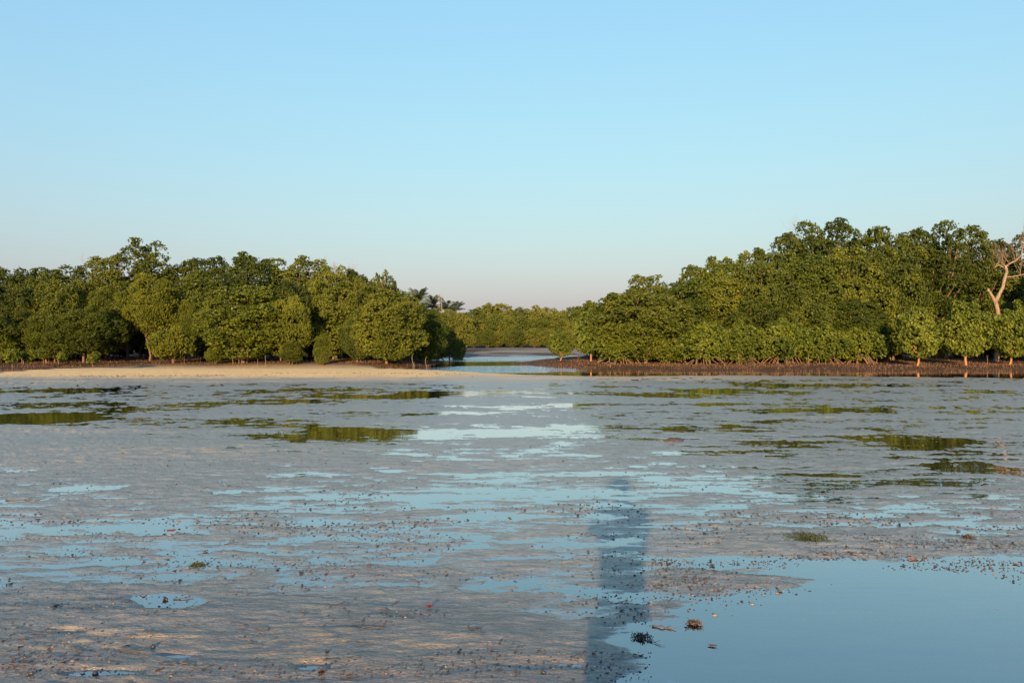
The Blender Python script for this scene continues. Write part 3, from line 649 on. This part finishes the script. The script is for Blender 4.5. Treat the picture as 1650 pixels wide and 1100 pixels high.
# loose open-crowned tree
tree(618, 52, 436, 44, 'loose', 'loose open-crowned tree with bare limbs left of the palms', GL)

# --- coconut palms
def frond_mesh(seed):
    rs = random.Random(seed); L = 3.1; V = []; Fc = []
    n = 26; pts = []
    for i in range(n+1):
        t = i/n; pts.append(np.array((L*(t-.18*t*t), 0, 1.1*t-1.45*t*t)))
    for i in range(1, n):
        t = i/n; ll = .85*math.sin(math.pi*min(1, .15+t*.85))**.6
        for s_ in (-1, 1):
            p = pts[i]; tip = p+np.array((.32*ll, s_*ll*.82, -.45*ll+rs.uniform(-.08, .08))); w = np.array((.055, 0, 0))
            b = len(V); V += [p-w, p+w, tip]; Fc.append((b, b+1, b+2, b+2))
    for i in range(n):
        b = len(V); w = np.array((0, .04*(1-i/n)+.008, 0)); V += [pts[i]-w, pts[i]+w, pts[i+1]+w, pts[i+1]-w]; Fc.append((b, b+1, b+2, b+3))
    me = bpy.data.meshes.new('frond'); me.from_pydata([tuple(v) for v in V], [], [tuple(dict.fromkeys(f)) for f in Fc]); me.materials.append(M_leaf['palm']); return me
FR = [frond_mesh(i) for i in range(3)]
def palm(px, D, ytop, k, label, lean=.5, sc=0.82):
    rg = random.Random(k); x = (px-CX)/F*D; z0 = gz(x, D); h = EYE+(HY-ytop)/F*D-z0-1.8*sc
    o = link('coconut_palm', None); o.location = (x, D, z0); tag(o, label, 'palm tree', 'coconut palms behind the left grove')
    tb = Tubes(); pts = [np.array((lean*(t*t-1), 0, h*t-.2*(t == 0))) for t in (0, .2, .4, .6, .8, 1)]
    tb.tube(pts, [.26, .2, .17, .16, .15, .17], 8); link('trunk', tb.mesh('palm_trunk', M_bark), o)
    for i in range(18):
        f = link('frond', FR[i % 3], o); f.location = (0, 0, h)
        f.rotation_euler = (rg.uniform(-.2, .2), -rg.choice([.1, .4, .8, 1.15])-rg.uniform(-.15, .15)+.15, i*2.4+rg.uniform(-.3, .3)); f.scale = (sc,)*3
palm(650, 95, 474, 1, 'first coconut palm from the left, half hidden by the grove', sc=0.70)
palm(674, 98, 466, 2, 'tallest coconut palm, just right of the left grove edge', sc=0.82)
palm(697, 104, 478, 3, 'middle coconut palm with drooping fronds', sc=0.78)
palm(721, 106, 480, 4, 'full coconut palm right of the two bare poles', sc=0.82)
palm(734, 112, 486, 5, 'rightmost smaller coconut palm', sc=0.70)
for px, yt, lb in ((707, 479, 'left thin bare pole between the palms'), (711, 477, 'right taller bare pole between the palms')):
    tb = Tubes(); D = 100; x = (px-CX)/F*D; z0 = gz(x, D); h = EYE+(HY-yt)/F*D-z0
    tb.tube([(0, 0, -.2), (.1, 0, h*.5), (.05, 0, h)], [.10, .08, .04], 6); o = tag(link('dead_palm_stem', tb.mesh('dead_palm_stem', M_twig)), lb, 'dead tree'); o.location = (x, D, z0)

# --- dead trees
def world_pts(lst, D, off=(0, 0, 0)):
    return [np.array(((px-CX)/F*D-off[0], dy, EYE+(HY-py)/F*D-off[2])) for px, py, dy in lst]
D = 44.0; x0 = (1612-CX)/F*D; z0 = gz(x0, D)
dead = link('dead_tree', None); dead.location = (x0, D, z0); tag(dead, 'bleached forked dead tree standing out of the right grove', 'dead tree')
off = (x0, D, z0); tb = Tubes(); rg = random.Random(3)
main = world_pts([(1610, 588, .3), (1613, 540, .2), (1609, 508, 0), (1606, 494, 0), (1604, 486, 0)], D, off); tb.tube(main, [.15, .13, .12, .115, .115], 9)
m2 = world_pts([(1604, 486, 0), (1610, 474, 0), (1616, 462, 0), (1619, 450, .05), (1624, 438, .1), (1622, 428, .1), (1618, 427, .1)], D, off); tb.tube(m2, [.115, .10, .09, .088, .08, .07, .04], 9)
link('trunk', tb.mesh('dead_trunk', M_dead), dead)
tb = Tubes(); tb.tube(world_pts([(1604, 487, 0), (1599, 478, 0), (1594, 470, 0), (1590, 466, -.1)], D, off), [.10, .085, .08, .075], 9); link('broken_limb', tb.mesh('broken_limb', M_dead), dead)
tb = Tubes()
lim = world_pts([(1622, 430, .1), (1628, 424, .1), (1637, 420, 0), (1643, 412, -.1), (1646, 398, -.1), (1652, 388, 0)], D, off); tb.tube(lim, [.07, .06, .05, .04, .03, .02], 7)
lim2 = world_pts([(1622, 446, .1), (1630, 446, 0), (1640, 444, -.2), (1652, 440, -.3)], D, off); tb.tube(lim2, [.05, .04, .03, .02], 6)
lim3 = world_pts([(1618, 430, .1), (1610, 427, 0), (1602, 430, -.1), (1596, 434, -.2)], D, off); tb.tube(lim3, [.05, .035, .025, .015], 6)
link('limb', tb.mesh('dead_limb', M_dead), dead)
tb = Tubes()
for p in lim[1:]+[lim2[2], lim2[3], lim3[2], m2[-1], m2[-1], m2[-2]]:
    for _ in range(3): branch(tb, rg, p, (rg.uniform(-.8, .5), rg.uniform(-.5, .5), rg.uniform(.3, 1)), rg.uniform(.6, 1.1), .014, 2, .7, 4, .15, (2, 3))
tag(link('twig', tb.mesh('dead_twigs', M_twig), dead), kind='stuff')

def bare_tree(px, D, ytop, w, seed, label, n=14):
    rg = random.Random(seed); x = (px-CX)/F*D; z0 = gz(x, D); h = EYE+(HY-ytop)/F*D-z0; tb = Tubes()
    o = link('bare_tree', None); o.location = (x, D, z0); tag(o, label, 'tree')
    tb.tube(wiggle(rg, (0, 0, -.2), (0, 0, h*.72), 4, .02), [.14, .12, .1, .09, .07], 6); link('trunk', tb.mesh('bare_trunk', M_twig), o)
    tb = Tubes(); W = w/F*D
    for _ in range(n):
        a = rg.uniform(0, 6.28); s_ = (0, 0, h*rg.uniform(.5, .72))
        branch(tb, rg, s_, (math.cos(a)*W*.32, math.sin(a)*W*.32, h*.16), h*.15, .035, 3, .55, 4, .3, (2, 4))
    tag(link('branch', tb.mesh('bare_branches', M_twig), o), kind='stuff')
bare_tree(508, 54, 412, 40, 1, 'bare grey-pink twiggy tree on the left skyline, left one')
bare_tree(535, 55, 420, 40, 2, 'bare grey-pink twiggy tree on the left skyline, middle one')
bare_tree(560, 54, 426, 36, 3, 'bare brownish twiggy tree on the left skyline, right one', 20)
bare_tree(1296, 52, 345, 24, 4, 'few bare twigs sticking out above the right grove peak', 6)
bare_tree(150, 54, 414, 20, 5, 'few bare twigs above the left grove shoulder', 5)

# --- breathing roots on the banks (pencil roots, past counting)
rs = np.random.RandomState(4)
N = 130000
px_ = rs.uniform(-80, 1730, N); Dd = rs.uniform(31, 62, N)
X = (px_-CX)/F*Dd; hz_, sd_, bk_, _f = ground_z(X, Dd, True)
ok = (bk_ > .6) & (hz_ > .0) & (rs.rand(N) < np.where(Dd < 46, .85, .35))
ok &= rs.rand(N) < np.clip(.62+.75*fbm(X*.45, Dd*.45, 3, seed=61.0), .06, 1)
ok &= ~((px_ < 560) & (rs.rand(N) < .35))
X = X[ok]; Y_ = Dd[ok]; Z = hz_[ok]; n = len(X)
hh = rs.uniform(.04, .11, n)*(1+.6*(rs.rand(n) < .04)); a = rs.uniform(0, 6.28, n); r_ = rs.uniform(.007, .012, n)
V = np.empty((n, 4, 3))
for k in range(3):
    V[:, k] = np.stack([X+r_*np.cos(a+k*2.094), Y_+r_*np.sin(a+k*2.094), Z-.02], 1)
V[:, 3] = np.stack([X+rs.normal(0, .018, n), Y_+rs.normal(0, .018, n), Z+hh], 1)
b = np.arange(n)[:, None]*4
Fc = np.concatenate([b+np.array([0, 1, 3]), b+np.array([1, 2, 3]), b+np.array([2, 0, 3])])
tag(link('breathing_roots', mesh_np('breathing_roots', V.reshape(-1, 3), Fc, M_root)), kind='stuff', label='upright brown breathing roots covering the mud banks under the mangroves')
# taller pale stakes of seedlings under the left grove, one by one
rg = random.Random(8)
seed_me = []
for k in range(3):
    tb = Tubes(); tb.tube(wiggle(rg, (0, 0, -.1), (rg.uniform(-.05, .05), 0, .5), 3, .04), [.014, .012, .01, .008], 5); st_ = tb.mesh('seedling_stem', M_twig)
    rsn = np.random.RandomState(k); lm = leaves('seedling_leaves', np.array([[0, 0, .5], [0, 0, .46]]), np.array([[0, 0, 1.0], [0, .1, 1.0]]), rsn, 3, .13, .06, (40, 80), M_leaf['fresh'])
    seed_me.append((st_, lm))
for i in range(22):
    px = rg.choice([rg.uniform(0, 330), rg.uniform(330, 700), rg.uniform(960, 1640)]); D = rg.uniform(39.5, 42.0) if px > 800 else rg.uniform(41, 43)
    x = (px-CX)/F*D; o = link('mangrove_seedling', None); o.location = (x, D, gz(x, D)); s_ = rg.uniform(.7, 1.5); o.scale = (s_,)*3
    a_, b_ = seed_me[i % 3]; link('stem', a_, o); link('leaf', b_, o)
    tag(o, 'thin mangrove seedling on the mud below the tree crowns', 'seedling', 'seedlings on the mud banks')

# ------------------------------------------------------------------ things lying on the flat
M_shell = plain('dark_shell', (.018, .014, .012), (.06, .045, .038), 40, .45)
M_dleaf = plain('rotten_leaf', (.045, .026, .018), (.14, .075, .045), 25, .6)
M_rleaf = plain('red_leaf', (.12, .03, .018), (.24, .07, .035), 25, .55)
M_oleaf = plain('orange_leaf', (.20, .085, .03), (.34, .16, .065), 25, .6)
M_weed = plain('green_weed', (.020, .028, .008), (.065, .075, .022), 25, .7)
M_lump = plain('sand_lump', (.17, .115, .075), (.30, .215, .14), 40, .9)
M_stick = plain('wet_stick', (.035, .024, .018), (.11, .075, .055), 30, .6)

def blob(name, seed, r, flat, material, n=7, m=5, rough=.25):
    rg = random.Random(seed); V = []; Fc = []
    for j in range(m+1):
        ph = math.pi*j/m
        for i in range(n):
            t = 2*math.pi*i/n; k = 1+rg.uniform(-rough, rough)
            V.append((r*k*math.sin(ph)*math.cos(t), r*k*math.sin(ph)*math.sin(t)*.8, r*flat*k*math.cos(ph)))
    for j in range(m):
        for i in range(n): Fc.append((j*n+i, (j+1)*n+i, (j+1)*n+(i+1) % n, j*n+(i+1) % n))
    return mesh_np(name, V, Fc, material, True)
def snail(name, seed, r):
    """a small horn-shaped snail shell"""
    rg = random.Random(seed); tb = Tubes(); pts = []; rr = []
    for i in range(9):
        t = i/8; pts.append((r*2.6*(t-.5), r*.12*math.sin(t*12), r*.35*(1-t)+.15*r)); rr.append(r*(.62*(1-t)**.8+.06)*(1.0 if i % 2 else .82)*(1 if i else .5))
    tb.tube(pts, rr, 7); return tb.mesh(name, M_shell)
def leaf_mesh(name, seed, L, W, material, curl=.3):
    rg = random.Random(seed); n = 6; V = []; Fc = []
    for i in range(n+1):
        t = i/n; w = W*.5*math.sin(math.pi*min(1, t*.96+.02))**.8; zc = curl*L*(4*(t-.5)**2)*.35; tw = rg.uniform(-.1, .1)*L
        for s_ in (-1, 0, 1): V.append((L*(t-.5), s_*w, zc+abs(s_)*w*curl*1.2+(.06*L if s_ else 0)*rg.uniform(0, 1)))
        for s_ in (-1, 0, 1): V.append((L*(t-.5), s_*w, V[-3][2]-.0012))
    for i in range(n):
        b = i*6
        for k in (0, 1): Fc.append((b+k, b+6+k, b+7+k, b+1+k)); Fc.append((b+3+k, b+4+k, b+10+k, b+9+k))
        Fc.append((b, b+3, b+9, b+6)); Fc.append((b+2, b+8, b+11, b+5))
    return mesh_np(name, V, Fc, material)
def stick_mesh(name, seed, L, r, fork=True):
    rg = random.Random(seed); tb = Tubes(); pts = wiggle(rg, (-L/2, 0, r), (L/2, rg.uniform(-.1, .1)*L, r*1.5), 5, .04)
    tb.tube(pts, [r, r*.95, r*.85, r*.8, r*.6, r*.4], 6)
    if fork: p = pts[3]; tb.tube([p, p+np.array((L*.12, L*.07, L*.06)), p+np.array((L*.2, L*.1, L*.1))], [r*.6, r*.45, r*.3], 5)
    return tb.mesh(name, M_stick)

def put(o, px, py, rz=None, dz=0, s_=1.0, rg=random.Random(1)):
    x, y = at(px, py); z = max(gz(x, y), 0.0)
    o.location = (x, y, z+dz); o.rotation_euler = (0, 0, rg.uniform(0, 6.28) if rz is None else rz); o.scale = (s_,)*3; return o

sh = [snail('snail_shell', i, .009+.0012*i) for i in range(4)]
lv = [leaf_mesh('dead_leaf', i, .036+.006*i, .017+.002*i, M_dleaf, .15+.08*i) for i in range(4)]
lp = [blob('sand_lump', i, .009+.002*i, .4, M_lump) for i in range(3)]
bl_ = [blob('mud_pellet', i, .010+.002*i, .7, M_shell) for i in range(3)]
st = [stick_mesh('twig', i, .10+.04*i, .0028, i % 2 == 0) for i in range(4)]
rg = random.Random(77)
def place(px, py):
    if py > 960: return 'on the near shelf, lower '+('left' if px < 550 else 'middle') if px < 1100 else 'by the big pool, lower right'
    side = 'left' if px < 480 else 'centre-left' if px < 850 else 'centre-right' if px < 1150 else 'right'
    return ('among the broken puddles, ' if py > 770 else 'far out on the mud, ')+side
def scatter_px(r):
    """where the debris lies: most of it along the water-rich band and the edge of the right-hand pool"""
    while True:
        u = r.random()
        if u < .50: px, py = r.uniform(0, 1650), r.triangular(775, 1000, 850)
        elif u < .72: px = r.uniform(1050, 1650); py = 905-(px-1350)*.06+r.gauss(0, 26)
        elif u < .88: px, py = r.uniform(0, 1050), r.uniform(960, 1098)
        else: px, py = r.uniform(0, 1650), r.uniform(690, 800)
        if px > 1180 and py > 960 and r.random() < .8: continue
        if 690 < py < 1098:
            x, y = at(px, py)     # litter gathers in drift lines
            if r.random() < .25+1.3*float(fbm(np.array([x*1.3]), np.array([y*4.0]), 2, seed=81.0)[0]): return px, py
for i in range(120):
    px, py = scatter_px(rg); o = link('snail_shell', sh[i % 4]); put(o, px, py, s_=rg.uniform(.7, 1.3), rg=rg, dz=.002); tag(o, 'tiny dark snail shell '+place(px, py), 'shell', 'snail shells scattered over the flat')
for i in range(70):
    px, py = scatter_px(rg); o = link('dead_leaf', lv[i % 4]); put(o, px, py, s_=rg.uniform(.55, 1.05), rg=rg, dz=.001); tag(o, 'small brown dead leaf '+place(px, py), 'leaf', 'dead leaves scattered over the flat')
for i in range(40):
    px, py = scatter_px(rg); o = link('sand_lump', lp[i % 3]); put(o, px, py, s_=rg.uniform(.6, 1.2), rg=rg, dz=.001); tag(o, 'small pale lump of sand '+place(px, py), 'sand lump', 'sand lumps on the flat')
for i in range(40):
    px, py = scatter_px(rg)
    if rg.random() < .6: px, py = rg.uniform(0, 1050), rg.uniform(965, 1095)
    o = link('twig', st[i % 4]); put(o, px, py, rz=rg.gauss(0, .5), s_=rg.uniform(.6, 1.2), rg=rg, dz=.001); tag(o, 'thin dark wet twig '+place(px, py), 'twig', 'twigs scattered over the flat')
# distinct pieces
def one(name, me_, px, py, label, cat, rz=0, dz=.001, s_=1): return tag(put(link(name, me_), px, py, rz, dz, s_), label, cat)
one('sand_lump', blob('pale_lump', 21, .022, .5, M_lump), 274, 863, 'pale sand lump under the dark red leaf', 'sand lump')
one('fallen_leaf', leaf_mesh('red_leaf', 5, .075, .045, M_rleaf, .4), 276, 858, 'dark red leaf lying on a pale lump at left', 'leaf', .2, .012)
one('fallen_leaf', leaf_mesh('orange_leaf', 6, .085, .03, M_oleaf, .3), 1472, 901, 'bright orange leaf on the muddy rim of the right pool', 'leaf', .1, .004)
one('fallen_leaf', leaf_mesh('brown_leaf', 7, .05, .022, M_dleaf, .2), 1148, 1041, 'brown leaf afloat at the near edge of the big pool', 'leaf', -.3, .003)
one('fallen_leaf', leaf_mesh('brown_leaf', 8, .06, .03, M_rleaf, .7), 692, 984, 'reddish curled leaf on mud near the middle', 'leaf', 1.1, .004)
one('fallen_leaf', leaf_mesh('brown_leaf', 9, .06, .03, M_dleaf, .9), 518, 1094, 'upright brown leaf at the bottom edge', 'leaf', 1.4, .004)
one('driftwood_piece', blob('dark_lump', 31, .16, .35, M_stick, 9, 6), 1085, 711, 'dark driftwood lump far out on the flat', 'driftwood', .2, .0)
one('stick', stick_mesh('long_stick', 40, .34, .006), 38, 806, 'long dark stick on mud near the left edge', 'stick', .05)
one('stick', stick_mesh('stick', 41, .20, .005), 215, 1056, 'bent black stick beside a small puddle, lower left', 'stick', -.35)
one('stick', stick_mesh('stick', 42, .13, .005), 1070, 1012, 'short forked stick left of the weed clump', 'stick', -.4)
one('mud_pellet', blob('pellet', 33, .014, .9, M_shell), 153, 1086, 'black pellet standing in the puddle at lower left corner', 'pellet')
one('mud_pellet', blob('pellet', 34, .012, 1.3, M_shell), 246, 1048, 'small upright black pellet in the narrow puddle', 'pellet')
one('sand_lump', blob('pale_lump', 22, .014, .5, M_lump), 1152, 991, 'pale rounded lump beside the weed clump', 'sand lump')
one('sand_lump', blob('pale_lump', 23, .016, .3, M_lump), 1212, 973, 'flat pale lump on the mud rim of the big pool', 'sand lump')
def weed(px, py, w, d, n, label, material, seed, up=.012):
    rs_ = np.random.RandomState(seed); P = np.stack([rs_.normal(0, w/2.4, n), rs_.normal(0, d/2.4, n), rs_.uniform(0, up, n)], 1)
    AX = unit(rs_.normal(size=(n, 3))*np.array([1, 1, .2])+np.array([0, 0, .9]))
    o = link('seaweed_clump', leaves('seaweed_clump', P, AX, rs_, 4, .020, .007, (50, 100), material)); put(o, px, py, 0, .001); return tag(o, label, 'seaweed')
weed(1118, 1006, .045, .03, 70, 'dark brown weed clump at the left rim of the big pool', M_stick, 1, .012)
weed(1034, 1028, .05, .03, 45, 'dark green-black weed clump inside the shadow', M_shell, 2, .015)
weed(1303, 869, .16, .16, 400, 'mossy green weed patch on the mud bar at right', M_weed, 3, .006)
weed(318, 911, .06, .06, 80, 'small mossy green weed patch at left', M_weed, 4, .005)
weed(1560, 868, .05, .05, 90, 'scattered brown weed near the right edge', M_stick, 5, .008)
# young shoots on the sand bar
for i in range(14):
    px, py = rg.uniform(372, 440), rg.uniform(589, 593); x, D = at(px, py, .12)
    o = link('mangrove_seedling', None); o.location = (x, D, gz(x, D)); o.scale = (rg.uniform(.25, .45),)*3; a_, b_ = seed_me[i % 3]; link('stem', a_, o); link('leaf', b_, o)
    tag(o, 'tiny mangrove shoot in the cluster on the sand bar', 'seedling', 'shoots on the sand bar')
# countless crumbs: pellets and fragments
n = 6000; r2 = random.Random(12); V = []; Fc = []
for i in range(n):
    px, py = scatter_px(r2)
    x, y = at(px, py); s_ = r2.uniform(.0022, .006)*(1+ (y > 6)*.5); V.append((x, y, s_))
for i in range(420):                               # fragments resting on the bed of the big pool
    px, py = r2.uniform(1080, 1660), r2.uniform(935, 1099); x, y = at(px, py); V.append((x, y, -r2.uniform(.003, .009)))
for i in range(1500):                              # wrack line along the sand bar
    px = r2.uniform(0, 430) if i % 3 else r2.uniform(430, 1000); x, y = at(px, (606.3 if px < 430 else 603.5)+r2.gauss(0, .35 if i % 4 else 2.2)-.004*(px-200)*(px < 430), .05)
    if float(fbm(np.array([x*.5]), np.array([3.0]), 2, seed=5.5)[0]) > (-.1 if i % 4 else -9): V.append((x, y, r2.uniform(.008, .022)))
n = len(V); P = np.array(V); P_z = np.where(P[:, 2] > 0, np.maximum(ground_z(P[:, 0], P[:, 1]), 0), ground_z(P[:, 0], P[:, 1])); P[:, 2] = np.abs(P[:, 2])
oct_ = np.array([(1, 0, 0), (0, 1, 0), (-1, 0, 0), (0, -1, 0), (0, 0, 1), (0, 0, -1)], float)
rsd = np.random.RandomState(3)
sc3 = P[:, 2][:, None, None]*np.stack([rsd.uniform(.7, 2.2, n), rsd.uniform(.6, 1.6, n), rsd.uniform(.5, 1.2, n)], 1)[:, None, :]
VV = oct_[None]*sc3+np.stack([P[:, 0], P[:, 1], P_z+.001], 1)[:, None, :]
ft = np.array([(0, 1, 4), (1, 2, 4), (2, 3, 4), (3, 0, 4), (1, 0, 5), (2, 1, 5), (3, 2, 5), (0, 3, 5)])
FF = (np.arange(n)[:, None, None]*6+ft[None]).reshape(-1, 3)
tag(link('mud_crumbs', mesh_np('mud_crumbs', VV.reshape(-1, 3), FF, [M_shell, M_dleaf, M_lump], False, np.repeat(rsd.choice([0, 1, 2], n, p=[.62, .28, .10]), 8))), kind='stuff', label='countless dark crumbs and shell grit scattered over the wet flat')

# ------------------------------------------------------------------ the photographer, whose shadow falls over the flat
M_skin = plain('skin', (.35, .2, .14), (.42, .25, .17), 5, .6); M_shirt = plain('shirt', (.12, .16, .25), (.16, .2, .3), 5, .9)
M_short = plain('trousers', (.07, .07, .08), (.1, .1, .11), 5, .9); M_hair = plain('hair', (.02, .015, .012), (.04, .03, .02), 30, .6); M_case = plain('phone_case', (.02, .02, .02), (.04, .04, .04), 5, .4)
def skin_obj(name, joints, edges, material, parent, sub=2):
    me = bpy.data.meshes.new(name); me.from_pydata([j[0] for j in joints], edges, []); o = link(name, me, parent); me.materials.append(material)
    md = o.modifiers.new('skin', 'SKIN'); sk = me.skin_vertices[0].data if me.skin_vertices else None
    if sk is None:
        bpy.context.view_layer.update(); sk = me.skin_vertices[0].data
    for v, j in zip(sk, joints): v.radius = j[1] if isinstance(j[1], tuple) else (j[1], j[1])
    sk[0].use_root = True; o.modifiers.new('sub', 'SUBSURF').levels = sub; o.modifiers['sub'].render_levels = sub
    return o
per = link('person', None); per.location = (-.05, -.46, max(0, gz(-.05, -.46)))
tag(per, 'person holding up a phone, behind the viewpoint, casting the long shadow on the flat', 'person')
J = [((0, 0, .92), (.15, .11))]; Ed = []
def jn(p, r, parent_i): J.append((p, r)); Ed.append((parent_i, len(J)-1)); return len(J)-1
w_ = jn((0, 0, 1.10), (.135, .095), 0); c_ = jn((0, .01, 1.30), (.165, .11), w_); nk = jn((0, .01, 1.43), .06, c_); nk2 = jn((0, .02, 1.50), .055, nk); hd = jn((0, .035, 1.585), (.075, .09), nk2); ht = jn((0, .03, 1.655), (.055, .065), hd)
jn((0, .13, 1.575), .012, hd)
for s_ in (-1, 1):
    hp = jn((s_*.09, 0, .84), .085, 0); kn = jn((s_*.10, .02, .46), .058, hp); an = jn((s_*.10, -.02, .08), .04, kn); jn((s_*.105, .12, .03), .032, an)
    sh_ = jn((s_*.19, .0, 1.38), .055, c_); el = jn((s_*.22, .20, 1.22), .04, sh_); wr = jn((s_*.10, .36, 1.46), .027, el); pm = jn((s_*.075, .385, 1.52), .024, wr)
    for k in range(4): f1 = jn((s_*(.06+.002*k), .40, 1.545+.018*k-.02), .009, pm); jn((s_*.03, .41+.002*k, 1.55+.018*k-.02), .008, f1)
    th_ = jn((s_*.055, .37, 1.53), .010, pm); jn((s_*.035, .375, 1.55), .009, th_)
skin_obj('body', J, Ed, M_skin, per)
skin_obj('shirt', [((0, 0, .90), (.165, .125)), ((0, 0, 1.10), (.155, .115)), ((0, .01, 1.30), (.18, .125)), ((0, .01, 1.42), (.09, .08)), ((.20, .01, 1.37), .07), ((.215, .10, 1.30), .06), ((-.20, .01, 1.37), .07), ((-.215, .10, 1.30), .06)], [(0, 1), (1, 2), (2, 3), (2, 4), (4, 5), (2, 6), (6, 7)], M_shirt, per)
skin_obj('trousers', [((0, 0, .92), (.16, .12)), ((.09, 0, .82), .10), ((.10, .02, .46), .08), ((.10, -.01, .12), .065), ((-.09, 0, .82), .10), ((-.10, .02, .46), .08), ((-.10, -.01, .12), .065)], [(0, 1), (1, 2), (2, 3), (0, 4), (4, 5), (5, 6)], M_short, per)
link('hair', blob('hair', 3, .10, 1.0, M_hair, 14, 9, .03), per).location = (0, .015, 1.635)
ph = tag(link('phone', mesh_np('phone', [(x*.078, y*.004, z*.038) for x in (-1, 1) for y in (-1, 1) for z in (-1, 1)], [(0, 1, 3, 2), (4, 6, 7, 5), (0, 4, 5, 1), (2, 3, 7, 6), (0, 2, 6, 4), (1, 5, 7, 3)], M_case)), 'phone held up in both hands of the person', 'phone')
ph.location = (-.05, -.05, 1.545)
